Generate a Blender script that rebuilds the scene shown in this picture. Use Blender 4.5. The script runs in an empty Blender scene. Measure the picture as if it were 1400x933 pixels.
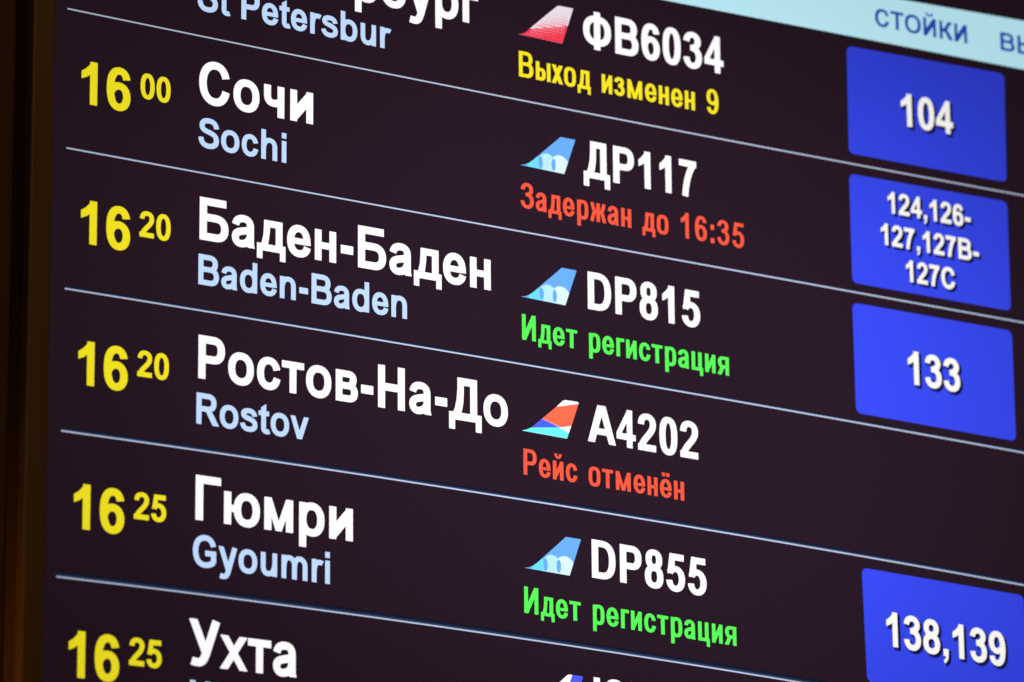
import bpy, math
import numpy as np
from mathutils import Vector, Matrix
from mathutils.geometry import tessellate_polygon

# ------------------------------------------------------------------ camera
# The board is a flat vertical panel in the plane y = 0; one table row is PITCH metres high.
PITCH = 0.15
Z0 = 3.53                     # height of the board's mid line above the floor
FPX = 7836.44                 # focal length for a 1400 pixel wide picture (about 200 mm)
R = np.array([[0.87421255, 0.00826916, -0.48547301],
              [0.15129607, 0.94543578, 0.28854927],
              [0.46136962, -0.32570355, 0.82526073]])
T = np.array([-3.0108631, -0.36299609, 38.4554537])
CAM = -R.T @ T                # in board units: right, down, into the wall

def world(u, v, w=0.0):
    return Vector((u * PITCH, w * PITCH, Z0 - v * PITCH))

scene = bpy.context.scene
camd = bpy.data.cameras.new("camera")
cam = bpy.data.objects.new("camera", camd)
scene.collection.objects.link(cam)
scene.camera = cam
camd.sensor_width = 36.0
camd.lens = FPX / 1400 * 36.0
camd.clip_start = 0.1
camd.clip_end = 100
pos = world(*CAM)
right = Vector((R[0, 0], R[0, 2], -R[0, 1]))
up = Vector((-R[1, 0], -R[1, 2], R[1, 1]))
back = Vector((-R[2, 0], -R[2, 2], R[2, 1]))
m = Matrix((right, up, back)).transposed().to_4x4()
m.translation = pos
cam.matrix_world = m
camd.dof.use_dof = True
camd.dof.focus_distance = 39.75 * PITCH
camd.dof.aperture_fstop = 3.7
camd.dof.aperture_blades = 9

# ------------------------------------------------------------------ world, lamps, exposure
wd = bpy.data.worlds.new("World")
scene.world = wd
wd.use_nodes = True
wd.node_tree.nodes["Background"].inputs[0].default_value = (0.016, 0.014, 0.010, 1)
wd.node_tree.nodes["Background"].inputs[1].default_value = 1.0
scene.view_settings.view_transform = 'Standard'
scene.view_settings.look = 'None'
scene.view_settings.exposure = 0
scene.view_settings.gamma = 1
scene.render.engine = 'CYCLES'
scene.cycles.use_denoising = False
scene.cycles.max_bounces = 4
scene.cycles.sample_clamp_indirect = 1.0

def area(name, loc, target, size, power, col):
    ld = bpy.data.lights.new(name, 'AREA')
    ld.size = size
    ld.energy = power
    ld.color = col
    o = bpy.data.objects.new(name, ld)
    scene.collection.objects.link(o)
    o.location = loc
    o.rotation_euler = (Vector(target) - Vector(loc)).to_track_quat('-Z', 'Y').to_euler()
    return o

area("hall_lamp", (-0.3, -3.6, 5.4), (0.3, 0, 3.7), 0.8, 16.0, (1.0, 0.50, 0.14))
sl_ = bpy.data.lights.new("low_lamp", 'SPOT')  # unseen spot added to give the housing side its orange glow
sl_.energy = 24; sl_.color = (1.0, 0.40, 0.07); sl_.spot_size = math.radians(34); sl_.spot_blend = 1.0; sl_.shadow_soft_size = 0.06
so = bpy.data.objects.new("low_lamp", sl_); scene.collection.objects.link(so)
so.location = (-0.75, 0.02, 2.35)
so.rotation_euler = (Vector((-0.03, 0.03, 2.98)) - so.location).to_track_quat('-Z', 'Y').to_euler()

# ------------------------------------------------------------------ materials
def srgb(c):
    return tuple((x / 255 / 12.92) if x / 255 <= 0.04045 else ((x / 255 + 0.055) / 1.055) ** 2.4 for x in c)

def painted_falloff(nt):
    """Uneven backlight of the display: brightest a little right of the middle; tied to the panel itself."""
    n = nt.nodes
    geo = n.new("ShaderNodeNewGeometry")
    sub = n.new("ShaderNodeVectorMath"); sub.operation = 'SUBTRACT'
    sub.inputs[1].default_value = tuple(world(4.3, 0.0))
    sc = n.new("ShaderNodeVectorMath"); sc.operation = 'MULTIPLY'
    sc.inputs[1].default_value = (1.0, 0.0, 1.35)
    ln = n.new("ShaderNodeVectorMath"); ln.operation = 'LENGTH'
    mr = n.new("ShaderNodeMapRange"); mr.interpolation_type = 'SMOOTHSTEP'
    mr.inputs["From Min"].default_value = 0.18
    mr.inputs["From Max"].default_value = 0.88
    mr.inputs["To Min"].default_value = 1.0
    mr.inputs["To Max"].default_value = 0.42
    ns = n.new("ShaderNodeTexNoise")
    ns.inputs["Scale"].default_value = 1.7
    ns.inputs["Detail"].default_value = 2
    mr2 = n.new("ShaderNodeMapRange")
    mr2.inputs["To Min"].default_value = 0.88
    mr2.inputs["To Max"].default_value = 1.12
    mu = n.new("ShaderNodeMath"); mu.operation = 'MULTIPLY'
    l = nt.links
    l.new(geo.outputs["Position"], sub.inputs[0]); l.new(sub.outputs[0], sc.inputs[0])
    l.new(sc.outputs[0], ln.inputs[0]); l.new(ln.outputs["Value"], mr.inputs["Value"])
    l.new(geo.outputs["Position"], ns.inputs["Vector"]); l.new(ns.outputs[0], mr2.inputs["Value"])
    l.new(mr.outputs[0], mu.inputs[0]); l.new(mr2.outputs[0], mu.inputs[1])
    return geo, mu

def lit(name, col, gain=1.0, flat=0.0, grain=0.05):
    """Lit pixels of the display: emission under a faintly glossy cover."""
    mt = bpy.data.materials.new(name); mt.use_nodes = True
    nt = mt.node_tree; n = nt.nodes; l = nt.links
    b = n["Principled BSDF"]
    b.inputs["Base Color"].default_value = (0.01, 0.01, 0.012, 1)
    b.inputs["Roughness"].default_value = 0.5
    b.inputs["Specular IOR Level"].default_value = 0.15
    c = srgb(col)
    b.inputs["Emission Color"].default_value = (*c, 1)
    geo, falloff = painted_falloff(nt)
    g = n.new("ShaderNodeTexNoise"); g.inputs["Scale"].default_value = 420; g.inputs["Detail"].default_value = 2
    l.new(geo.outputs["Position"], g.inputs["Vector"])
    gm = n.new("ShaderNodeMapRange")
    gm.inputs["From Min"].default_value = 0.3; gm.inputs["From Max"].default_value = 0.7
    gm.inputs["To Min"].default_value = 1 - grain; gm.inputs["To Max"].default_value = 1 + grain
    l.new(g.outputs[0], gm.inputs["Value"])
    # flat = share of the light that does not follow the painted dimming
    mx = n.new("ShaderNodeMath"); mx.operation = 'MULTIPLY_ADD'
    mx.inputs[1].default_value = 1 - flat; mx.inputs[2].default_value = flat
    l.new(falloff.outputs[0], mx.inputs[0])
    m2 = n.new("ShaderNodeMath"); m2.operation = 'MULTIPLY'
    l.new(mx.outputs[0], m2.inputs[0]); l.new(gm.outputs[0], m2.inputs[1])
    m3 = n.new("ShaderNodeMath"); m3.operation = 'MULTIPLY'; m3.inputs[1].default_value = gain
    l.new(m2.outputs[0], m3.inputs[0])
    l.new(m3.outputs[0], b.inputs["Emission Strength"])
    return mt

M = {}
M['white'] = lit("lit_white", (255, 253, 255), 1.14, 0.7, 0.03)
M['number_white'] = lit("lit_number_white", (252, 250, 246), 1.12, 0.55, 0.03)
M['shadow_soft'] = lit("dim_shadow_soft", (32, 40, 150), 0.9, 0.0, 0.05)
M['yellow'] = lit("lit_yellow", (255, 238, 36), 1.08, 0.5, 0.03)
M['status_yellow'] = lit("lit_status_yellow", (255, 236, 38), 1.1, 0.5, 0.03)
M['pale'] = lit("lit_pale_blue", (190, 217, 255), 1.14, 0.7, 0.04)
M['red'] = lit("lit_red", (255, 92, 66), 1.05, 0.5, 0.04)
M['green'] = lit("lit_green", (92, 255, 92), 1.05, 0.5, 0.04)
M['line'] = lit("lit_line", (205, 218, 245), 1.0, 0.3, 0.06)
M['line_edge'] = lit("lit_line_edge", (40, 62, 105), 0.8, 0.3, 0.06)
M['box'] = lit("lit_box_blue", (58, 77, 250), 1.08, 0.0, 0.04)
M['header'] = lit("lit_header", (190, 240, 252), 1.16, 0.45, 0.02)
M['header_text'] = lit("lit_header_text", (32, 78, 196), 1.15, 0.2, 0.02)
M['shadow'] = lit("dim_shadow", (14, 13, 42), 0.8, 0.0, 0.05)
M['sky_blue'] = lit("lit_fin_blue", (108, 178, 255), 1.05, 0.5, 0.03)
M['cyan'] = lit("lit_fin_cyan", (112, 226, 255), 1.05, 0.5, 0.03)
M['ice'] = lit("lit_fin_ice", (190, 240, 255), 1.05, 0.5, 0.03)
M['ice2'] = lit("lit_fin_pale_ice", (222, 250, 255), 1.05, 0.5, 0.03)
M['aqua'] = lit("lit_fin_aqua", (112, 255, 255), 1.05, 0.5, 0.03)
M['royal'] = lit("lit_fin_royal", (84, 98, 255), 1.05, 0.5, 0.03)
M['coral'] = lit("lit_fin_coral", (255, 112, 80), 1.05, 0.5, 0.03)
M['crimson'] = lit("lit_fin_crimson", (255, 66, 88), 1.02, 0.5, 0.03)
M['rose_white'] = lit("lit_fin_rose_white", (255, 240, 250), 1.0, 0.5, 0.03)
M['panel'] = lit("dark_screen", (41, 26, 41), 1.0, 0.0, 0.16)
pb = M['panel'].node_tree.nodes["Principled BSDF"]
pb.inputs["Base Color"].default_value = (0.03, 0.016, 0.014, 1)
pb.inputs["Roughness"].default_value = 0.42

def solid(name, col, rough, metal=0.0, scale=30, var=0.3, spec=0.4, stretch=(1, 1, 1)):
    mt = bpy.data.materials.new(name); mt.use_nodes = True
    nt = mt.node_tree; n = nt.nodes; l = nt.links
    b = n["Principled BSDF"]
    b.inputs["Metallic"].default_value = metal
    b.inputs["Specular IOR Level"].default_value = spec
    tc = n.new("ShaderNodeTexCoord"); mp = n.new("ShaderNodeMapping")
    mp.inputs["Scale"].default_value = stretch
    ns = n.new("ShaderNodeTexNoise"); ns.inputs["Scale"].default_value = scale; ns.inputs["Detail"].default_value = 5
    l.new(tc.outputs["Object"], mp.inputs[0]); l.new(mp.outputs[0], ns.inputs["Vector"])
    cr = n.new("ShaderNodeMix"); cr.data_type = 'RGBA'
    cr.inputs[6].default_value = (*[c * (1 - var) for c in col], 1)
    cr.inputs[7].default_value = (*[c * (1 + var) for c in col], 1)
    l.new(ns.outputs[0], cr.inputs[0]); l.new(cr.outputs[2], b.inputs["Base Color"])
    mr = n.new("ShaderNodeMapRange")
    mr.inputs["To Min"].default_value = rough * 0.85; mr.inputs["To Max"].default_value = min(1, rough * 1.15)
    l.new(ns.outputs[0], mr.inputs["Value"]); l.new(mr.outputs[0], b.inputs["Roughness"])
    return mt

M['bezel'] = solid("bronze_bezel", (0.16, 0.10, 0.05), 0.45, 0.0, 40, 0.25, 0.3, (1, 1, 0.15))
M['side'] = solid("bronze_side", (0.10, 0.055, 0.025), 0.45, 0, 30, 0.3, 0.3)
M['wall'] = solid("brown_wall", (0.11, 0.06, 0.03), 0.75, 0, 6, 0.35, 0.2, (1, 1, 0.12))

# ------------------------------------------------------------------ object helpers
def mesh_obj(name, verts, faces, mat, parent=None, label=None):
    me = bpy.data.meshes.new(name)
    me.from_pydata([tuple(v) for v in verts], [], faces)
    me.materials.append(mat)
    me.update()
    o = bpy.data.objects.new(name, me)
    scene.collection.objects.link(o)
    if parent is not None:
        o.parent = parent
    if label:
        o["label"] = label
    return o

def box_mesh(name, lo, hi, mat, parent=None, label=None, bevel=0.0):
    (x0, y0, z0), (x1, y1, z1) = lo, hi
    v = [(x0, y0, z0), (x1, y0, z0), (x1, y1, z0), (x0, y1, z0), (x0, y0, z1), (x1, y0, z1), (x1, y1, z1), (x0, y1, z1)]
    f = [(0, 3, 2, 1), (4, 5, 6, 7), (0, 1, 5, 4), (1, 2, 6, 5), (2, 3, 7, 6), (3, 0, 4, 7)]
    o = mesh_obj(name, v, f, mat, parent, label)
    if bevel:
        b = o.modifiers.new("bevel", 'BEVEL'); b.width = bevel; b.segments = 3
    return o

def inv(x, y):
    """picture point (1400 wide photo) -> place on the flat panel, in board units"""
    d = np.array([(x - 700) / FPX, (y - 466.5) / FPX, 1.0])
    w = R.T @ d
    s = -CAM[2] / w[2]
    P = CAM + s * w
    return P[0], P[1]

LAYER = 0.00012 / PITCH    # a tenth of a millimetre between printed layers

def flat(name, pts, mat, layer, parent, label=None):
    """pts in board units, filled as one flat polygon"""
    tri = tessellate_polygon([[Vector((p[0], p[1], 0)) for p in pts]])
    return mesh_obj(name, [world(p[0], p[1], -LAYER * layer) for p in pts], [tuple(t) for t in tri], mat, parent, label)

# ------------------------------------------------------------------ lettering: strokes with an oval pen, contoured on a grid
class Font:
    def __init__(s, k=1.0, cap=(145, 122), low=(137, 114), n=2.25, grow=6.0, xh=519):
        s.k, s.cap, s.low, s.n, s.grow = k, cap, low, n, grow
        s.prims = []

    def begin(s, low):
        s.prims = []
        s.wx, s.wy = s.low if low else s.cap

    # primitives ------------------------------------------------
    def stroke(s, pts, wx=None, wy=None):
        s.prims.append(('s', np.array(pts, float), wx or s.wx, wy or s.wy))

    def path(s, *a, wx=None, wy=None):
        """a: start point, then 6-tuples (cubic) or 2-tuples (line)"""
        pts = [np.array(a[0], float)]
        for c in a[1:]:
            p0 = pts[-1]
            if len(c) == 2:
                pts.append(np.array(c, float))
            else:
                c1, c2, p3 = np.array(c[0:2], float), np.array(c[2:4], float), np.array(c[4:6], float)
                for t in np.linspace(0, 1, 15)[1:]:
                    pts.append((1 - t) ** 3 * p0 + 3 * (1 - t) ** 2 * t * c1 + 3 * (1 - t) * t * t * c2 + t ** 3 * p3)
        pts = np.array(pts); pts[:, 0] *= s.k
        s.stroke(pts, wx, wy)

    def V(s, x, y0, y1, w=None):
        """stem by its centre line"""
        w = (w or s.wx) / 2
        x *= s.k
        s.prims.append(('p', np.array([(x - w, y0), (x + w, y0), (x + w, y1), (x - w, y1)], float)))

    def H(s, x0, x1, y0, y1=None):
        """bar; y0 its bottom; x ends scaled"""
        y1 = y0 + s.wy if y1 is None else y1
        s.prims.append(('p', np.array([(x0 * s.k, y0), (x1 * s.k, y0), (x1 * s.k, y1), (x0 * s.k, y1)], float)))

    def D(s, xa, ya, xb, yb, w=None):
        """diagonal with level ends, given by the centres of its ends and its level width"""
        w = (w or s.wx * 1.1) / 2
        xa *= s.k; xb *= s.k
        s.prims.append(('p', np.array([(xa - w, ya), (xa + w, ya), (xb + w, yb), (xb - w, yb)], float)))

    def P(s, *pts):
        a = np.array(pts, float); a[:, 0] *= s.k
        s.prims.append(('p', a))

    def ring(s, x0, y0, x1, y1, a0=0, a1=360, wx=None, wy=None, n=None):
        """oval by its outer box"""
        wx = wx or s.wx; wy = wy or s.wy; n = n or s.n
        x0 *= s.k; x1 *= s.k
        cx, cy = (x0 + x1) / 2, (y0 + y1) / 2
        rx, ry = (x1 - x0 - wx) / 2, (y1 - y0 - wy) / 2
        t = np.radians(np.linspace(a0, a1, 65))
        c, q = np.cos(t), np.sin(t)
        pts = np.stack([cx + rx * np.sign(c) * np.abs(c) ** (2 / n), cy + ry * np.sign(q) * np.abs(q) ** (2 / n)], 1)
        s.stroke(pts, wx, wy)

    # field -----------------------------------------------------
    def field(s, X, Y):
        D = np.full(X.shape, 1e9)
        for p in s.prims:
            if p[0] == 'p':
                pts = p[1]; d = np.full(X.shape, 1e18); ins = np.zeros(X.shape, bool)
                for i in range(len(pts)):
                    a, b = pts[i - 1], pts[i]
                    ex, ey = b - a
                    L = ex * ex + ey * ey
                    t = np.clip(((X - a[0]) * ex + (Y - a[1]) * ey) / max(L, 1e-9), 0, 1)
                    d = np.minimum(d, (X - a[0] - t * ex) ** 2 + (Y - a[1] - t * ey) ** 2)
                    c = (a[1] > Y) != (b[1] > Y)
                    ins ^= c & (X < (b[0] - a[0]) * (Y - a[1]) / ((b[1] - a[1]) or 1e-9) + a[0])
                d = np.sqrt(d); d = np.where(ins, -d, d)
            else:
                pts, wx, wy = p[1], p[2], p[3]
                kx = wy / wx
                Q = pts * (kx, 1); XX = X * kx
                r = wy / 2
                best = np.full(X.shape, 1e18); d = np.full(X.shape, 1e9)
                nseg = len(Q) - 1
                closed = np.hypot(*(Q[0] - Q[-1])) < 1
                for i in range(nseg):
                    a, b = Q[i], Q[i + 1]
                    ex, ey = b - a
                    L = math.hypot(ex, ey)
                    if L < 1e-6:
                        continue
                    tt = ((XX - a[0]) * ex + (Y - a[1]) * ey) / (L * L)
                    t = np.clip(tt, 0, 1)
                    d2 = (XX - a[0] - t * ex) ** 2 + (Y - a[1] - t * ey) ** 2
                    val = np.sqrt(d2) - r
                    if not closed:
                        lat = np.abs((XX - a[0]) * ey - (Y - a[1]) * ex) / L - r
                        if i == 0:
                            val = np.where(tt < 0, np.maximum(lat, -tt * L), val)
                        if i == nseg - 1:
                            val = np.where(tt > 1, np.maximum(lat, (tt - 1) * L), val)
                    u = d2 < best - 1e-9
                    best = np.where(u, d2, best); d = np.where(u, val, d)
            D = np.minimum(D, d)
        return D - s.grow

    def loops(s):
        allp = np.concatenate([p[1] for p in s.prims])
        h = 9.0
        x0, x1 = allp[:, 0].min() - 110, allp[:, 0].max() + 110
        y0, y1 = allp[:, 1].min() - 110, allp[:, 1].max() + 110
        xs = np.arange(x0, x1 + h, h) + 0.137; ys = np.arange(y0, y1 + h, h) + 0.211
        X, Y = np.meshgrid(xs, ys)
        F = s.field(X, Y)
        F[np.abs(F) < 1e-4] = 1e-4
        return contour(xs, ys, F)

def contour(xs, ys, F):
    nxt = {}
    ny, nx = F.shape
    S = F < 0
    code = S[:-1, :-1] * 1 + S[:-1, 1:] * 2 + S[1:, 1:] * 4 + S[1:, :-1] * 8
    pt = {}
    def edge(key):
        if key not in pt:
            kind, j, i = key
            if kind == 0:
                a, b = F[j, i], F[j, i + 1]; t = a / (a - b)
                pt[key] = (xs[i] + t * (xs[i + 1] - xs[i]), ys[j])
            else:
                a, b = F[j, i], F[j + 1, i]; t = a / (a - b)
                pt[key] = (xs[i], ys[j] + t * (ys[j + 1] - ys[j]))
        return key
    # inside kept on the left of travel
    T = {1: [('B', 'L')], 2: [('R', 'B')], 3: [('R', 'L')], 4: [('T', 'R')], 6: [('T', 'B')], 7: [('T', 'L')],
         8: [('L', 'T')], 9: [('B', 'T')], 11: [('R', 'T')], 12: [('L', 'R')], 13: [('B', 'R')], 14: [('L', 'B')],
         5: [('B', 'L'), ('T', 'R')], 10: [('R', 'B'), ('L', 'T')]}
    for j, i in zip(*np.nonzero((code > 0) & (code < 15))):
        E = {'B': (0, j, i), 'T': (0, j + 1, i), 'L': (1, j, i), 'R': (1, j, i + 1)}
        for a, b in T[int(code[j, i])]:
            nxt[edge(E[a])] = edge(E[b])
    out = []
    while nxt:
        k0 = next(iter(nxt)); k = k0; lp = []
        while k in nxt:
            lp.append(pt[k]); k = nxt.pop(k)
        if len(lp) > 3:
            out.append(simplify(np.array(lp), 1.3))
    return out

def simplify(p, tol):
    n = len(p)
    far = int(np.argmax(((p - p[0]) ** 2).sum(1)))
    def dp(a, b):
        if b - a < 2:
            return []
        q = p[a:b + 1] if b < n else np.vstack([p[a:], p[:1]])
        e = q[-1] - q[0]; L = np.hypot(*e) or 1e-9
        d = np.abs((q[:, 0] - q[0, 0]) * e[1] - (q[:, 1] - q[0, 1]) * e[0]) / L
        i = int(np.argmax(d))
        if d[i] < tol or i == 0 or i == len(q) - 1:
            return []
        return dp(a, a + i) + [a + i] + dp(a + i, b)
    return p[[0] + dp(0, far) + [far] + dp(far, n)]

def build_glyph(F, ch):
    """returns the advance width"""
    low = ch in "abcdehikmnoprstuvyабвгдежзийкмнорстухцчыюяё"
    F.begin(low)
    V, H, D, P, ring, path = F.V, F.H, F.D, F.P, F.ring, F.path
    wx, wy, k = F.wx, F.wy, F.k
    e = wx / 2 / k          # half a stem, in unscaled units
    X = 519
    dw = F.cap[0] * 0.95; dy = 112 * F.cap[1] / 122
    # ---- digits
    if ch == '0':
        ring(40, -12, 516, 719, wx=dw, wy=dy, n=F.n + 0.1); return 556
    if ch == '1':
        c = (393 * k - dw / 2) / k
        V(c, 0, 719, dw)
        h = dw / 2 / k
        P((c + h, 719), (c - h + 28, 719), (c - h - 20, 655), (c - h - 90, 590), (79, 540), (79, 420), (c - h - 70, 462), (c - h + 30, 535))
        return 556
    if ch == '2':
        path((108, 505), (112, 612, 180, 663, 276, 663), (375, 663, 438, 606, 438, 520), (438, 430, 372, 362, 290, 288),
             (200, 205, 135, 140, 118, 62), wx=dw, wy=dy)
        H(28, 508, 0, dy + 14)
        return 556
    if ch == '3':
        path((104, 528), (122, 620, 185, 663, 266, 663), (358, 663, 420, 610, 420, 540), (420, 465, 350, 402, 220, 402), wx=dw, wy=dy * .97)
        path((220, 402), (365, 402, 446, 330, 446, 222), (446, 112, 368, 45, 266, 45), (180, 45, 112, 98, 100, 200), wx=dw, wy=dy)
        return 556
    if ch == '4':
        c = (444 * k - dw * .93 / 2) / k
        V(c, 0, 719, dw * .93)
        H(24, 533, 146, 146 + dy + 6)
        a = dw * .93 / 2 / k
        P((24, 262), (24, 200), (24 + 118, 252), (c - a + 5, 515), (c + a, 719), (c - a + 16, 719))
        return 556
    if ch == '5':
        H(128, 494, 707 - dy - 12, 707)
        path((120, 345), (160, 398, 205, 425, 268, 425), (375, 425, 444, 352, 444, 238), (444, 115, 365, 44, 268, 44), (178, 44, 116, 98, 104, 192), wx=dw, wy=dy)
        a = dw / k
        P((128, 707), (62, 325), (62 + a * .93, 345), (62 + a * 1.22, 440), (128 + a * .8, 600))
        return 556
    if ch in '69':
        a = [(440, 532), (425, 620, 372, 664, 296, 664), (176, 664, 110, 560, 110, 350), (110, 150, 172, 43, 284, 43),
             (386, 43, 447, 122, 447, 228), (447, 335, 386, 408, 292, 408), (210, 408, 140, 360, 112, 262)]
        if ch == '9':
            a = [tuple((556 - q) if i % 2 == 0 else (707 - q) for i, q in enumerate(t)) for t in a]
        path(*a[:4], wx=dw, wy=dy)
        path(a[3][4:], *a[4:], wx=dw, wy=dy)
        return 556
    if ch == '7':
        H(45, 508, 707 - dy - 14, 707)
        path((438, 640), (330, 520, 225, 300, 200, 0), wx=dw)
        P((380, 707), (512, 707), (512, 610), (440, 540))
        return 556
    if ch == '8':
        ring(64, 345, 492, 719, wx=dw * .97, wy=dy * .95); ring(38, -12, 518, 424, wx=dw, wy=dy); return 556
    if ch == ',':
        P((70, 0), (70, 140), (208, 140), (208, 30), (196, -50), (160, -110), (100, -156), (72, -100), (112, -72), (136, -38), (140, 0)); return 278
    if ch == ':':
        h = wx * 1.05 / 2
        c = 150
        V(c, 0, 140); V(c, 379, 519); return 300
    if ch == '-':
        P((45, 190), (45, 325), (300, 325), (300, 190)); return 340
    if ch == ' ':
        return 278
    # ---- capitals
    L = 73 + 72.5           # centre of a left stem
    if ch in 'BВ':
        V(L, 0, 716); hy = wy / 2
        path((L, 716 - hy), (405, 716 - hy), (512, 716 - hy, 572, 610, 572, 520), (572, 430, 512, 372, 405, 372), (L, 372))
        path((L, 372), (430, 372), (548, 372, 608, 305, 608, 212), (608, 118, 548, hy, 430, hy), (L, hy))
        return 722
    if ch in 'CС':
        path((596, 478), (566, 600, 488, 665, 378, 665), (224, 665, 121, 550, 121, 358), (121, 165, 224, 50, 374, 50), (488, 50, 572, 120, 600, 248))
        return 722
    if ch == 'D':
        V(L, 0, 716); hy = wy / 2
        path((L, 716 - hy), (330, 716 - hy), (520, 716 - hy, 604, 560, 604, 358), (604, 158, 520, hy, 330, hy), (L, hy))
        return 722
    if ch == 'G':
        path((636, 486), (598, 610, 512, 665, 398, 665), (226, 665, 122, 548, 122, 358), (122, 165, 226, 50, 400, 50), (490, 50, 575, 78, 640, 128))
        H(404, 640, 262, 262 + wy); V(712 - e, 120, 262 + wy)
        return 778
    if ch in 'PР':
        V(L, 0, 716); hy = wy / 2
        path((L, 716 - hy), (385, 716 - hy), (494, 716 - hy, 552, 600, 552, 494), (552, 388, 494, 328, 385, 328), (L, 328))
        return 667
    if ch == 'R':
        V(L, 0, 716); hy = wy / 2
        path((L, 716 - hy), (410, 716 - hy), (520, 716 - hy, 580, 610, 580, 512), (580, 415, 520, 360, 410, 360), (L, 360))
        P((330, 345), (480, 345), (560, 255), (725, 0), (552, 0), (430, 185))
        return 722
    if ch == 'S':
        path((560, 500), (545, 615, 462, 666, 332, 666), (200, 666, 132, 610, 132, 528), (132, 452, 190, 422, 332, 390),
             (484, 356, 560, 312, 560, 205), (560, 104, 472, 48, 332, 48), (190, 48, 112, 112, 100, 240))
        return 667
    if ch == 'U':
        path((145, 716), (145, 270), (145, 120, 215, 50, 361, 50), (508, 50, 577, 120, 577, 270), (577, 716))
        return 722
    if ch in 'AА':
        w = wx * 1.1
        D(75, 0, 361 - 20, 716, w); D(647, 0, 361 + 20, 716, w); H(200, 520, 160, 160 + wy)
        return 722
    if ch in 'OО':
        ring(43, -12, 735, 729); return 778
    if ch in 'TТ':
        H(21, 590, 716 - wy, 716); V(305, 0, 716); return 611
    if ch == 'Б':
        V(L, 0, 716); H(L, 622, 716 - wy, 716); hy = wy / 2
        path((L, 388), (410, 388), (536, 388, 598, 325, 598, 222), (598, 118, 536, hy, 410, hy), (L, hy))
        return 718
    if ch == 'Г':
        V(L, 0, 716); H(L, 568, 716 - wy, 716); return 574
    if ch == 'Д':
        H(12, 722, 0, wy); V(12 + e * .85, -165, wy, wx * .85); V(722 - e * .85, -165, wy, wx * .85)
        V(552, 0, 716); H(205, 552, 716 - wy, 716)
        a = 2 * e * .93
        P((200, 716), (200 + a, 716), (200 + a - 2, 520), (190 + a, 330), (165 + a, 200), (120 + a, 60), (70, 60), (140, 190), (180, 340), (198, 520))
        return 735
    if ch in 'ИЙ':
        V(L, 0, 716); V(574, 0, 716)
        hh = 232 * wx / 145
        P((L, 0), (574, 716 - hh), (574, 716), (L, hh))
        P((L, 0), (L + e + 6, 0), (574, 716 - hh), (574, 716), (574 - e - 6, 716), (L, hh))
        if ch == 'Й':
            path((230, 930), (235, 860, 290, 815, 360, 815), (430, 815, 485, 860, 490, 930), wx=wx * .55, wy=wy * .55)
        return 719
    if ch in 'НH':
        V(L, 0, 716); V(577, 0, 716); H(L, 577, 300, 300 + wy); return 722
    if ch == 'П':
        V(L, 0, 716); V(574, 0, 716); H(L, 574, 716 - wy, 716); return 719
    if ch == 'К':
        V(L, 0, 716)
        P((L, 300), (L, 420), (250, 425), (330, 480), (400, 620), (450, 690), (520, 720), (605, 716), (605, 610), (545, 600), (505, 540), (450, 430), (400, 380),
          (490, 310), (660, 0), (490, 0), (350, 255), (260, 300))
        return 665
    if ch == 'У':
        path((555, 716), (395, 300), (335, 140, 300, 48, 195, 48), (150, 48, 110, 52, 72, 62), wx=wx * 1.02)
        D(90, 716, 350, 205, wx * 1.1)
        return 638
    if ch == 'Ф':
        V(400, -10, 726); ring(30, 66, 770, 650); return 805
    if ch == 'Ю':
        V(L, 0, 716); H(L, 400, 300, 300 + wy); ring(320, -12, 965, 729); return 1005
    if ch == 'З':
        path((95, 520), (115, 620, 185, 668, 290, 668), (405, 668, 470, 615, 470, 535), (470, 455, 410, 394, 230, 394))
        path((230, 394), (430, 394, 495, 320, 495, 215), (495, 110, 415, 48, 290, 48), (175, 48, 100, 105, 85, 205))
        return 605
    if ch == 'Ы':
        V(L, 0, 716); hy = wy / 2; V(815, 0, 716)
        path((L, 400), (370, 400), (485, 400, 545, 335, 545, 228), (545, 118, 485, hy, 370, hy), (L, hy))
        return 960
    if ch == 'Х':
        D(90, 0, 560, 716); D(570, 0, 100, 716); return 667
    # ---- small letters
    l = 66 + 68.5
    hy = wy / 2
    if ch in 'aа':
        path((106, 362), (125, 440, 180, 476, 272, 476), (372, 476, 420, 430, 420, 350), (420, 90))
        P((420 - e, 130), (420 + e, 130), (420 + e + 3, 60), (420 + e + 20, 0), (420 - e + 14, 0), (420 - e, 60))
        path((420, 305), (352, 272, 262, 268, 190, 245), (120, 222, 102, 188, 102, 148), (102, 88, 145, 44, 214, 44), (310, 44, 402, 92, 420, 200))
        return 556
    if ch in 'eеё':
        path((458, 168), (436, 82, 372, 45, 284, 45), (162, 45, 101, 130, 101, 258), (101, 392, 172, 476, 277, 476), (392, 476, 456, 392, 456, 214))
        H(101, 456, 212, 212 + wy * .82)
        if ch == 'ё':
            for c in (185, 375):
                V(c, 600, 600 + wx * .95, wx * .95)
        return 556
    if ch in 'oо':
        ring(40, -12, 571, 531); return 611
    if ch in 'cс':
        path((456, 338), (432, 432, 372, 476, 290, 476), (170, 476, 108, 388, 108, 260), (108, 130, 170, 45, 285, 45), (378, 45, 440, 95, 462, 192))
        return 556
    if ch == 'd':
        V(542 - e, 0, 716); ring(40, -12, 542, 531); return 611
    if ch == 'b':
        V(69 + e, 0, 716); ring(69, -12, 571, 531); return 611
    if ch in 'pр':
        V(69 + e, -198, 519); ring(69, -12, 571, 531); return 611
    if ch in 'hn':
        V(l, 0, 716 if ch == 'h' else 519)
        path((l, 250), (l + 10, 410, 215, 474, 310, 474), (420, 474, 474, 410, 474, 310), (474, 0))
        return 611
    if ch == 'i':
        V(139, 0, 519); V(139, 592, 716); return 278
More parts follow.
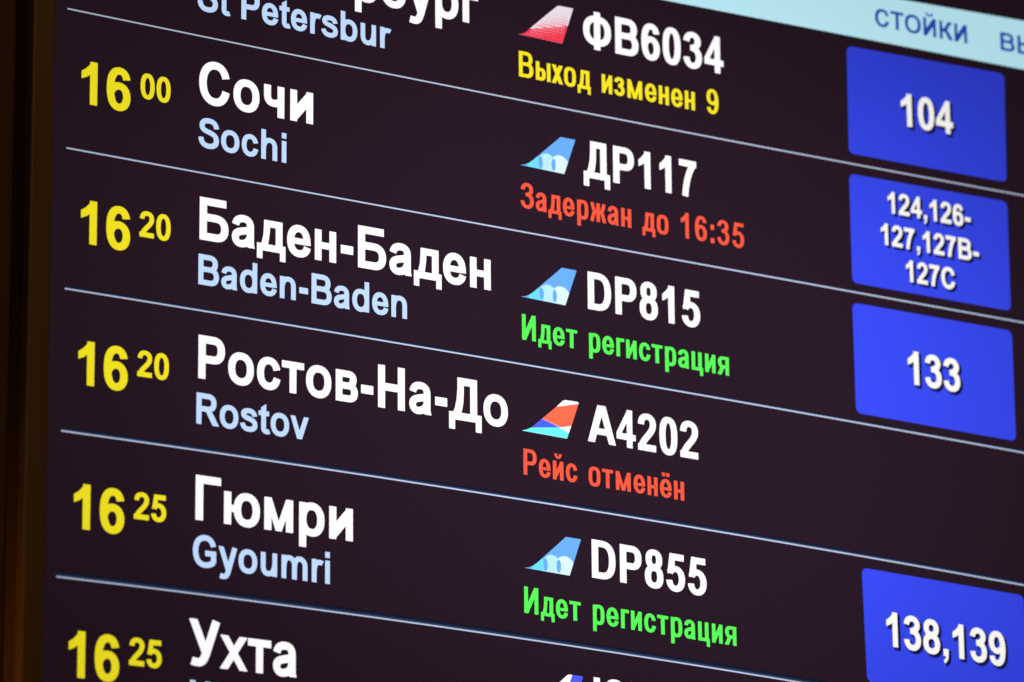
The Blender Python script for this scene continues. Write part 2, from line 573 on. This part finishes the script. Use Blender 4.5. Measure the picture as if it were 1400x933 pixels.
    if ch == 'm':
        V(l, 0, 519)
        path((l, 250), (140, 410, 195, 474, 275, 474), (375, 474, 444, 410, 444, 310), (444, 0))
        path((444, 250), (450, 410, 510, 474, 590, 474), (690, 474, 756, 410, 756, 310), (756, 0))
        return 889
    if ch == 'r':
        V(l, 0, 519)
        path((l, 230), (140, 390, 190, 460, 285, 460), (325, 460, 350, 456, 378, 444)); return 389
    if ch == 's':
        path((452, 362), (432, 440, 372, 476, 276, 476), (175, 476, 118, 440, 118, 388), (118, 338, 165, 318, 276, 293),
             (402, 265, 460, 228, 460, 152), (460, 84, 386, 43, 276, 43), (165, 43, 105, 88, 88, 170))
        return 556
    if ch == 't':
        P((88, 519), (88, 600), (225, 684), (225, 519)); V(156.5, 130, 560)
        H(12, 312, 519 - wy * .93, 519)
        path((156, 300), (156, 140), (156, 70, 190, 48, 240, 48), (270, 48, 295, 52, 322, 62)); return 333
    if ch == 'u':
        V(542 - e, 0, 519)
        path((139, 519), (139, 220), (139, 100, 195, 47, 285, 47), (390, 47, 465, 115, 474, 270)); return 611
    if ch == 'v':
        D(78, 519, 278, 0, wx * 1.05); D(478, 519, 278, 0, wx * 1.05); return 556
    if ch in 'yу':
        path((478, 519), (318, 50), (280, -70, 250, -150, 160, -150), (125, -150, 95, -146, 62, -140), wx=wx)
        D(80, 519, 300, -15, wx * 1.06)
        return 556
    if ch == 'k':
        V(l, 0, 716); D(180, 200, 440, 519); D(470, 0, 290, 330); return 556
    if ch == 'г':
        V(l, 0, 519); H(l, 405, 519 - wy, 519); return 415
    if ch == 'д':
        H(8, 602, 0, wy * .95); V(8 + e * .8, -140, wy, wx * .8); V(602 - e * .8, -140, wy, wx * .8)
        V(470, 0, 519); H(165, 470, 519 - wy * .95, 519)
        a = 2 * e * .88
        P((155, 519), (155 + a, 519), (150 + a, 330), (125 + a, 160), (95 + a, 50), (55, 50), (105, 130), (142, 260), (152, 400))
        return 612
    if ch == 'н':
        V(l, 0, 519); V(445, 0, 519); H(l, 445, 207, 207 + wy * .92); return 578
    if ch == 'т':
        H(14, 480, 519 - wy * .95, 519); V(247, 0, 519); return 494
    if ch == 'в':
        V(l, 0, 519); g = hy * .92; t = 2 * g
        path((l, 519 - g), (345, 519 - g), (410, 519 - g, 440, 432, 440, 382), (440, 322, 400, 272, 330, 268), (l, 268), wy=t)
        path((l, 268), (350, 268), (430, 268, 468, 225, 468, 158), (468, 92, 425, g, 340, g), (l, g), wy=t)
        return 571
    if ch == 'ч':
        path((134, 519), (134, 350), (134, 255, 190, 225, 262, 225), (310, 225, 360, 235, 400, 250)); V(417, 0, 519); return 551
    if ch in 'ий':
        V(l, 0, 519); V(472, 0, 519)
        hh = 205 * wx / 137
        P((l, 0), (l + e * .6, 0), (472, 519 - hh), (472, 519), (472 - e * .6, 519), (l, hh))
        if ch == 'й':
            path((190, 725), (195, 655, 245, 615, 303, 615), (362, 615, 412, 655, 417, 725), wx=wx * .7, wy=wy * .6)
        return 605
    if ch == 'б':
        ring(40, -12, 571, 500)
        path((110, 250), (105, 480, 150, 590, 300, 605), (400, 615, 460, 630, 490, 716)); return 611
    if ch == 'м':
        V(l - 5, 0, 519); V(565, 0, 519)
        D(l + 8, 519, 347, 0, wx * .86); D(557, 519, 347, 0, wx * .86)
        return 695
    if ch == 'ю':
        V(l, 0, 519); H(l, 330, 207, 207 + wy * .92); ring(262, -12, 775, 531); return 812
    if ch == 'х':
        D(80, 0, 470, 519, wx * 1.12); D(476, 0, 86, 519, wx * 1.12); return 556
    if ch == 'ы':
        V(l, 0, 519); V(690, 0, 519)
        path((l, 305), (320, 305), (410, 305, 448, 250, 448, 178), (448, 100, 410, hy, 320, hy), (l, hy)); return 825
    if ch == 'з':
        path((85, 380), (105, 445, 155, 476, 235, 476), (320, 476, 362, 445, 362, 392), (362, 330, 315, 283, 190, 283))
        path((190, 283), (330, 283, 385, 225, 385, 160), (385, 85, 325, 43, 235, 43), (150, 43, 95, 80, 78, 150))
        return 480
    if ch == 'ж':
        V(390, 0, 519)
        for q in (-1, 1):
            path((390 + q * 300, 0), (390 + q * 205, 215), (390 + q * 180, 262, 390 + q * 120, 268, 390, 268), wx=wx * .95, wy=wy * .92)
            path((390 + q * 285, 519), (390 + q * 215, 350), (390 + q * 185, 280, 390 + q * 120, 268, 390, 268), wx=wx * .95, wy=wy * .92)
        return 780
    if ch == 'ц':
        V(l, 0, 519); V(445, 0, 519); H(l, 575, 0, wy * .98); V(575 - e * .85, -140, wy * .98, wx * .85); return 600
    if ch == 'я':
        V(440, 0, 519); g = hy * .92
        path((440, 519 - g), (230, 519 - g), (150, 519 - g, 112, 425, 112, 362), (112, 290, 150, 232, 230, 232), (440, 232), wy=2 * g)
        D(95, 0, 250, 250, wx * 1.1)
        return 575
    raise ValueError("no glyph " + ch)

CACHE = {}
FONTS = {
    'bold': Font(),
    'soft': Font(grow=28.0),
    'city': Font(k=1.0, cap=(142, 118), low=(134, 112)),
    'small': Font(k=1.0, cap=(138, 114), low=(128, 106)),
    'cond': Font(k=0.76, cap=(120, 112), low=(116, 106), n=2.4),
    'status': Font(k=0.66, cap=(100, 92), low=(97, 88), n=3.0, grow=3),
    'head': Font(k=1.0, cap=(124, 104), low=(118, 100)),
}
GAP = {'status': 24, 'cond': 20}
NARROW = dict(zip("ихыднаржеорсгцйм", (.90, .80, .86, .94, .93, .95, .95, .93, .98, .95, .95, .96, .95, .94, .90, 1.14)))

def glyph(font, ch):
    key = (font, ch)
    if key not in CACHE:
        F = FONTS[font]
        k_ = F.k
        if font == 'status':
            F.k = k_ * (1.10 if ch.isdigit() else 1.45 if ch == ' ' else NARROW.get(ch, 1.0))
        adv = build_glyph(F, ch)
        kk, F.k = F.k, k_
        if ch == ' ':
            CACHE[key] = (adv * kk, [], [], 0, 0)
        else:
            lps = F.loops()
            sa = [0.5 * float(np.sum(q[:, 0] * np.roll(q[:, 1], -1) - np.roll(q[:, 0], -1) * q[:, 1])) for q in lps]
            big = max(sa, key=abs)
            outer = [i for i, a in enumerate(sa) if a * big > 0]
            def contains(q, p):
                c = False
                for i in range(len(q)):
                    a, b = q[i - 1], q[i]
                    if (a[1] > p[1]) != (b[1] > p[1]) and p[0] < (b[0] - a[0]) * (p[1] - a[1]) / (b[1] - a[1]) + a[0]:
                        c = not c
                return c
            tri, parts, base_ = [], [], 0
            for i in outer:
                grp = [lps[i]] + [lps[j] for j in range(len(lps)) if j not in outer and contains(lps[i], lps[j][0])]
                tri += [[v + base_ for v in t] for t in tessellate_polygon([[Vector((x, y, 0)) for x, y in lp] for lp in grp])]
                parts += grp; base_ += sum(len(g_) for g_ in grp)
            pts = np.concatenate(parts)
            CACHE[key] = (adv * kk + GAP.get(font, 0) + (14 if font == 'status' and ch.isdigit() else 0), pts, [tuple(t) for t in tri], pts[:, 0].min(), pts[:, 0].max())
    return CACHE[key]

def text(name, s, font, pl, pr, cap, mat, layer, parent, label=None, shift=(0, 0), track=0, widen=0):
    """pl, pr: where the ink starts and ends on the base line (photo pixels); cap: capital height there (photo pixels)"""
    u0, v0 = inv(*pl); u1, v1 = inv(*pr)
    vt = inv(pl[0], pl[1] - cap)[1]
    g = FONTS[font].grow - widen
    ky = (v0 - vt) / (716 + 2 * g)
    verts, faces, pen = [], [], 0.0
    xmin = xmax = None
    for ch in s:
        adv, pts, tri, a, b = glyph(font, ch)
        if len(pts):
            o = len(verts)
            verts += [(x + pen, y) for x, y in pts]
            faces += [tuple(i + o for i in t) for t in tri]
            if xmin is None:
                xmin = pen + a
            xmax = pen + b
        pen += adv + track
    xmin += widen; xmax -= widen
    kx = (u1 - u0) / (xmax - xmin)
    out = []
    for x, y in verts:
        t = (x - xmin) * kx
        out.append(world(u0 + t + shift[0], v0 + (v1 - v0) * t / (u1 - u0) - (y + g) * ky + shift[1], -LAYER * layer))
    return mesh_obj(name, out, faces, mat, parent, label)

# ------------------------------------------------------------------ the place: wall behind the board
def tag(o, label, cat=None, kind=None, group=None):
    if label: o["label"] = label
    if cat: o["category"] = cat
    if kind: o["kind"] = kind
    if group: o["group"] = group

bx = lambda u0, v0, w0, u1, v1, w1: (tuple(a) for a in ((u0 * PITCH, w0 * PITCH, Z0 - v1 * PITCH), (u1 * PITCH, w1 * PITCH, Z0 - v0 * PITCH)))
lo, hi = bx(-6, -9, 0.29, 16, 12, 1.3)
wall = box_mesh("wall", lo, hi, M['wall'])
tag(wall, "dark brown wall behind the departures board", kind="structure")

# ------------------------------------------------------------------ the board
board = bpy.data.objects.new("departures_board", None); scene.collection.objects.link(board)
tag(board, "large dark airport departures display with white city names, yellow times and blue counter boxes", "display")

UL = inv(65.5, 466)[0]            # left edge of the lit panel
VT, VB, UR = -4.6, 4.6, 11.5
lo, hi = bx(UL, VT, 0.0, UR, VB, 0.06)
panel = box_mesh("screen_panel", lo, hi, M['panel'], board)
BW = 0.165
def bezel(u0, v0, u1, v1):
    lo, hi = bx(u0, v0, -0.03, u1, v1, 0.08)
    return box_mesh("bezel_strip", lo, hi, M['bezel'], board, bevel=0.0025)
bezel(UL - BW, VT - BW, UL, VB + BW)
bezel(UR, VT - BW, UR + BW, VB + BW)
bezel(UL, VT - BW, UR, VT)
bezel(UL, VB, UR, VB + BW)
lo, hi = bx(UL - BW + 0.01, VT - BW + 0.01, 0.08, UR + BW - 0.01, VB + BW - 0.01, 0.27)
box_mesh("housing", lo, hi, M['side'], board)
for v in (-2.5, 2.5):
    lo, hi = bx(1.5, v - 0.1, 0.272, 9.5, v + 0.1, 0.288)
    box_mesh("wall_mount", lo, hi, M['side'], board)

# separator lines: each measured end to end on the panel
LINES = [[(92.1,12),(340,62.9),(640,123.4),(1010,194.9),(1280,245.3),(1400,268.1)],
         [(90.7,202.6),(340,248.3),(640,303.7),(1010,371),(1280,420.2),(1400,441.3)],
         [(88.5,394.8),(340,435.5),(640,485.8),(1010,549.6),(1280,597.5),(1400,619.4)],
         [(83.6,589.4),(340,625.9),(640,671.7),(1010,732),(1280,778.7),(1400,800.4)],
         [(76.9,788.7),(340,821.3),(640,862.6),(860,895.7),(980,914.5)]]
for nm, c, gn in (('edge1', (58, 80, 118), .75), ('edge2', (38, 50, 84), .62), ('edge3', (34, 36, 62), .5)):  # lens halo above the lines, painted as fading blue strips
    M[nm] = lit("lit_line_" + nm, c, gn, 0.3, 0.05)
def sep(u0, fv, glow):
    h = 0.0052
    us = np.linspace(u0, UR - 0.1, 25)
    vs = [fv(u) for u in us]
    def strip(name, offs, mats, layer, parent):
        n = len(offs)
        verts = [world(u, v + o, -LAYER * layer) for u, v in zip(us, vs) for o in offs]
        faces, idx = [], []
        for a in range(len(us) - 1):
            for b in range(n - 1):
                faces.append((a * n + b, a * n + b + 1, (a + 1) * n + b + 1, (a + 1) * n + b)); idx.append(b)
        o = mesh_obj(name, verts, faces, mats[0], parent)
        for m_ in mats[1:]:
            o.data.materials.append(m_)
        o.data.polygons.foreach_set("material_index", idx)
        return o
    o = strip("separator_line", [-h, h], [M['line']], 1, board)
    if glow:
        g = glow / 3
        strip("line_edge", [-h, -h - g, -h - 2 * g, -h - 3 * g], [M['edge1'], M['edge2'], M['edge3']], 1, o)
for i, pts in enumerate(LINES):
    q = np.array([inv(*p) for p in pts])
    co = np.polyfit(q[:, 0], q[:, 1], 2)
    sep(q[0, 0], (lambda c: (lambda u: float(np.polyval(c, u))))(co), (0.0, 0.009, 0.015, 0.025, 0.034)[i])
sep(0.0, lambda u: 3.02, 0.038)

# header bar
hb = [inv(905.4, 0), inv(1400, 95.5)]; ht = [inv(1233.7, 0), inv(1400, 29.1)]
sl = (hb[1][1] - hb[0][1]) / (hb[1][0] - hb[0][0])
vb = lambda u: hb[0][1] + sl * (u - hb[0][0])
st = (ht[1][1] - ht[0][1]) / (ht[1][0] - ht[0][0])
vt_ = lambda u: ht[0][1] + st * (u - ht[0][0])
header = flat("header_bar", [(UL + .02, vt_(UL)), (UR - .05, vt_(UR)), (UR - .05, vb(UR)), (UL + .02, vb(UL))], M['header'], 1, board)
text("header_text", "СТОЙКИ", 'head', (1196.5, 35.7), (1322.4, 60.0), 24.8, M['header_text'], 2, header, "blue column heading for the counters")
text("header_text", "ВЫХОД", 'head', (1368, 68.6), (1490, 92), 24.6, M['header_text'], 2, header, "blue column heading cut off at the right edge")

# counter boxes
def rounded(p00, p10, p11, p01, r=0.045):
    c = [np.array(p) for p in (p00, p10, p11, p01)]
    out = []
    for i in range(4):
        p, a, b = c[i], c[i - 1], c[(i + 1) % 4]
        da = (a - p) / np.linalg.norm(a - p); db = (b - p) / np.linalg.norm(b - p)
        ctr = p + r * da + r * db
        for t in np.linspace(0, 1, 7):
            ang = t * math.pi / 2
            out.append(tuple(ctr - r * db * math.cos(ang) - r * da * math.sin(ang)))
    return out

def counter(corners, label, nums):
    q = [inv(*c) for c in corners]
    b = flat("counter_box", rounded(*q), M['box'], 1, board, label)
    for s, pl, pr, cap in nums:
        text("number_shadow", s, 'soft', pl, pr, cap, M['shadow_soft'], 2, b, "soft edge of the drop shadow", shift=(0.019, 0.017), widen=22)
        text("number_shadow", s, 'bold', pl, pr, cap, M['shadow'], 3, b, "dark drop shadow under the number", shift=(0.016, 0.012))
        text("counter_number", s, 'bold', pl, pr, cap, M['number_white'], 4, b)
    return b

counter([(1157.4, 62.8), (1372.7, 101.2), (1376.2, 249.6), (1160.4, 209.6)], "uppermost blue box with one counter number",
        [("104", (1232.3, 171.8), (1303.2, 184.8), 44.2)])
counter([(1160.8, 237.5), (1376.8, 276.0), (1382.0, 425.6), (1165.2, 386.6)], "blue box with three lines of counter numbers",
        [("124,126-", (1213.9, 291.2), (1327.0, 311.9), 29.2), ("127,127В-", (1204.6, 334.1), (1338.3, 359.0), 29.2),
         ("127С", (1239.0, 384.9), (1305.8, 396.9), 29.4)])
counter([(1165.2, 413.8), (1383.2, 452.6), (1389.0, 603.6), (1170.4, 564.6)], "third blue box down with one counter number",
        [("133", (1241.8, 524.8), (1313.0, 537.4), 45.2)])
counter([(1178.0, 776.2), (1399.5, 814.5), (1407, 968.0), (1185.6, 932.6)], "lowest blue box with two counter numbers",
        [("138,139", (1212.4, 883.2), (1375.2, 912.2), 47.0)])

# times
def tm(mins, a, b, cap, c, d, cap2, row):
    text("flight_hour", "16", 'bold', a, b, cap, M['yellow'], 1, board, "large yellow hour in the " + row)
    text("flight_minutes", mins, 'bold', c, d, cap2, M['yellow'], 1, board, "small raised yellow minutes in the " + row)
tm("00", (110.8, 140.8), (178.0, 154.1), 58.6, (192, 133.8), (233, 142.1), 34.8, "uppermost full row")
tm("20", (110.0, 331.9), (177.5, 344.4), 59.4, (190.5, 323.3), (233, 330.7), 35.8, "row of the double resort city")
tm("20", (106.5, 525.2), (174.2, 535.8), 60.2, (187.5, 514.3), (230.6, 520.9), 36.2, "row of the cancelled flight")
tm("25", (100.3, 722.1), (169.5, 731.4), 61.8, (182.8, 709.4), (227, 715.0), 37.4, "second row from the bottom")
tm("25", (93.3, 925.3), (162.5, 933.4), 64.0, (176.3, 909.4), (220.8, 914.6), 38.6, "lowest row")

# cities
C_ = [("С-Петербург", (270, -44.0), (653.8, 34.3), 58.5), ("Сочи", (272, 140.5), (428, 170.6), 59.2),
      ("Баден-Баден", (272.6, 327.3), (671, 397.6), 58.6), ("Ростов-На-До", (270.9, 517.1), (694.5, 585.4), 59.6),
      ("Гюмри", (267, 710.7), (482.4, 740.8), 61.7), ("Ухта", (258, 908.8), (405.3, 926.9), 63.7)]
for s, a, b, cap in C_:
    text("city_name", s, 'city', a, b, cap, M['white'], 1, board, 'large white city name "%s"' % s)
E_ = [("St Petersbur", (270, 13.7), (535, 68.4), 40), ("Sochi", (271, 200.6), (391.4, 223.4), 40.9),
      ("Baden-Baden", (271, 388.6), (556.4, 436.7), 41.8), ("Rostov", (268.3, 579.2), (422, 602.5), 42.8),
      ("Gyoumri", (263.5, 774.1), (450.9, 799.1), 44.2), ("Ukhta", (259.5, 974), (386, 989), 44.5)]
for s, a, b, cap in E_:
    text("city_name_latin", s, 'small', a, b, cap, M['pale'], 1, board, 'pale blue city name "%s"' % s)

# flight numbers
for s, a, b, cap in [("ФВ6034", (797.5, 64.5), (989.3, 102.2), 50.4), ("ДР117", (798, 242), (952.5, 271.4), 50.7),
                     ("DP815", (803.8, 422.5), (957.5, 449.5), 51.2), ("А4202", (803.8, 603.3), (955, 628.9), 51.5),
                     ("DP855", (809.3, 789.8), (966.3, 816.2), 52.5), ("ЮТ517", (812.2, 979), (975, 1003), 53)]:
    text("flight_number", s, 'cond', a, b, cap, M['white'], 1, board, 'white flight number "%s"' % s)

# status lines
for s, a, b, cap, mt, lb in [
        ("Выход изменен 9", (709.5, 104.5), (982.5, 157.9), 35.0, 'status_yellow', "yellow status text"),
        ("Задержан до 16:35", (711.8, 284.1), (1017.5, 340.9), 35.3, 'red', "red delay status text"),
        ("Идет регистрация", (713.8, 464.3), (996.8, 514.3), 35.0, 'green', "upper green status text"),
        ("Рейс отменён", (715.8, 648.8), (935.5, 685.0), 35.5, 'red', "red cancellation status text"),
        ("Идет регистрация", (716.8, 838.0), (1007.0, 883.8), 36.3, 'green', "lower green status text")]:
    text("status_text", s, 'status', a, b, cap, M[mt], 1, board, lb)

# ------------------------------------------------------------------ tail fin emblems
def clip(subject, conv):
    """Sutherland-Hodgman: subject polygon cut by a convex one (both in board units)"""
    area_ = sum(conv[i - 1][0] * conv[i][1] - conv[i][0] * conv[i - 1][1] for i in range(len(conv)))
    sg = 1 if area_ > 0 else -1
    out = list(subject)
    for i in range(len(conv)):
        a, b = conv[i - 1], conv[i]
        side = lambda p: sg * ((b[0] - a[0]) * (p[1] - a[1]) - (b[1] - a[1]) * (p[0] - a[0]))
        inp, out = out, []
        for j in range(len(inp)):
            p, q = inp[j - 1], inp[j]
            sp, sq = side(p), side(q)
            if (sp >= 0) != (sq >= 0):
                t = sp / (sp - sq)
                out.append((p[0] + t * (q[0] - p[0]), p[1] + t * (q[1] - p[1])))
            if sq >= 0:
                out.append(q)
    return out

def pix(pts):
    return [inv(*p) for p in pts]

def oval(cx, cy, rx, ry, n=28):
    return pix([(cx + rx * math.cos(2 * math.pi * i / n), cy + ry * math.sin(2 * math.pi * i / n) + 0.19 * rx * math.cos(2 * math.pi * i / n)) for i in range(n)])

# blue fin with pale discs (outline measured on the middle one, then copied to its two sisters)
FIN = [(712.0, 405.7), (717.5, 405.3), (723.5, 403.4), (730.0, 398.9), (736.9, 392.9), (752.8, 379.3), (768.0, 366.3), (788.3, 370.2), (780.6, 394.0), (772.9, 417.8)]
def blue_fin():
    base = pix(FIN)
    f = flat("tail_fin", base, M['sky_blue'], 1, board, "sky blue tail fin emblem with three pale discs")
    for (cx, cy, r, mt) in ((732.5, 403.5, 10.5, 'cyan'), (749.0, 402.8, 12.6, 'ice'), (766.8, 406.6, 13.8, 'ice2')):
        d = clip(base, oval(cx, cy + 2.2, r, r * 1.22))
        flat("fin_disc", d, M[mt], 2, f)
    for (cx, cy, hw, hh_) in ((740.2, 402.4, 3.2, 8.4), (758.2, 405.0, 3.0, 8.6)):
        flat("fin_lens", clip(base, oval(cx, cy, hw, hh_)), M['sky_blue'], 3, f)
    return f
f0 = blue_fin()
def copy_fin(dst):
    a = inv(*FIN[0]); b = inv(*dst)
    off = world(*b) - world(*a)
    c = f0.copy(); scene.collection.objects.link(c); c.location = f0.location + off
    for ch in f0.children:
        d = ch.copy(); scene.collection.objects.link(d); d.parent = c
copy_fin((710.8, 225.6)); copy_fin((716.8, 776.6))

# white fin fading to crimson through a dot screen
RF = [(708.6, 46.9), (714.0, 46.5), (719.5, 43.8), (726.0, 38.0), (744.0, 23.0), (759.5, 10.4), (763.5, 8.1), (783.6, 12.0), (776.5, 35.0), (768.6, 60.0)]
base = pix(RF)
rf = flat("tail_fin", base, M['rose_white'], 1, board, "white tail fin emblem fading to crimson dots")
flat("fin_field", clip(base, pix([(700, 41.5), (800, 34.0), (800, 90), (700, 90)])), M['crimson'], 2, rf)
# dots: crimson ones growing downwards above the field, white ones shrinking inside it
def in_poly(p, q):
    c = False
    for i in range(len(q)):
        a, b = q[i - 1], q[i]
        if (a[1] > p[1]) != (b[1] > p[1]) and p[0] < (b[0] - a[0]) * (p[1] - a[1]) / (b[1] - a[1]) + a[0]:
            c = not c
    return c
inside = lambda p: all(in_poly((p[0] + dx, p[1] + dy), base) for dx in (-.009, .009) for dy in (-.009, .009))
dv, df, wv, wf = [], [], [], []
step = 3.4
for j in range(14):
    for i in range(24):
        x = 706 + i * step + (j % 2) * step / 2
        y = 8 + j * step * 1.05 + (x - 760) * 0.19
        c = inv(x, y)
        if not inside(c):
            continue
        edge = 41.5 - (x - 700) * .075
        d = y - edge
        if d < -0.5:
            r = 0.0092 * max(0.22, 1 + d / 24); A, B = dv, df
        else:
            r = 0.0072 * max(0, 1 - d / 17); A, B = wv, wf
        if r < 0.0015:
            continue
        k0 = len(A)
        for t in range(8):
            a = t * math.pi / 4
            A.append((c[0] + r * math.cos(a), c[1] + r * math.sin(a)))
        B.append(tuple(range(k0, k0 + 8)))
mesh_obj("fin_dots", [world(p[0], p[1], -LAYER * 3) for p in dv], df, lit("lit_fin_rose", (255, 130, 155), 1.0, .5, .02), rf)["kind"] = "stuff"
mesh_obj("fin_dots", [world(p[0], p[1], -LAYER * 3) for p in wv], wf, lit("lit_fin_pink", (255, 190, 205), 1.0, .5, .02), rf)["kind"] = "stuff"

# white fin with coral, royal and aqua fields
AF = [(713.7, 588.9), (721.4, 587.0), (727.4, 584.2), (741.2, 572.6), (761.7, 555.5), (769.5, 548.2), (772.5, 547.2), (789.0, 549.6), (791.2, 551.4), (783.2, 576.5), (775.0, 600.1)]
base = pix(AF)
af = flat("tail_fin", base, M['white'], 1, board, "white tail fin emblem with coral, blue and aqua fields")
flat("fin_field", clip(base, pix([(741.0, 572.6), (735, 560), (762.2, 556.3), (800, 551.6), (800, 580), (780.6, 582.7), (766.9, 584.9)])), M['coral'], 2, af)
flat("fin_field", clip(base, pix([(715, 560.4), (765.8, 584.8), (715, 585.2)])), M['royal'], 2, af)
flat("fin_field", clip(base, pix([(705, 586), (727.4, 584.9), (763.5, 584.6), (777.9, 592.4), (800, 605), (780, 615), (705, 600)])), M['aqua'], 3, af)

# fin at the lower edge of the picture, white with a royal blue rear edge
off = (5.6, 375.6)
UF = [(x - 713.7 + 719.5, y + 375.2) for x, y in AF]
base = pix(UF)
uf = flat("tail_fin", base, M['white'], 1, board, "white tail fin emblem with blue rear edge, lowest on the board")
flat("fin_field", clip(base, pix([(784.6, 915), (830, 915), (800, 990), (762, 990)])), M['royal'], 2, uf)

# the board's own origin sits at the foot of its left side
board.location = world(UL, VB, 0)
for ch in board.children:
    ch.matrix_parent_inverse = Matrix.Translation(-board.location)
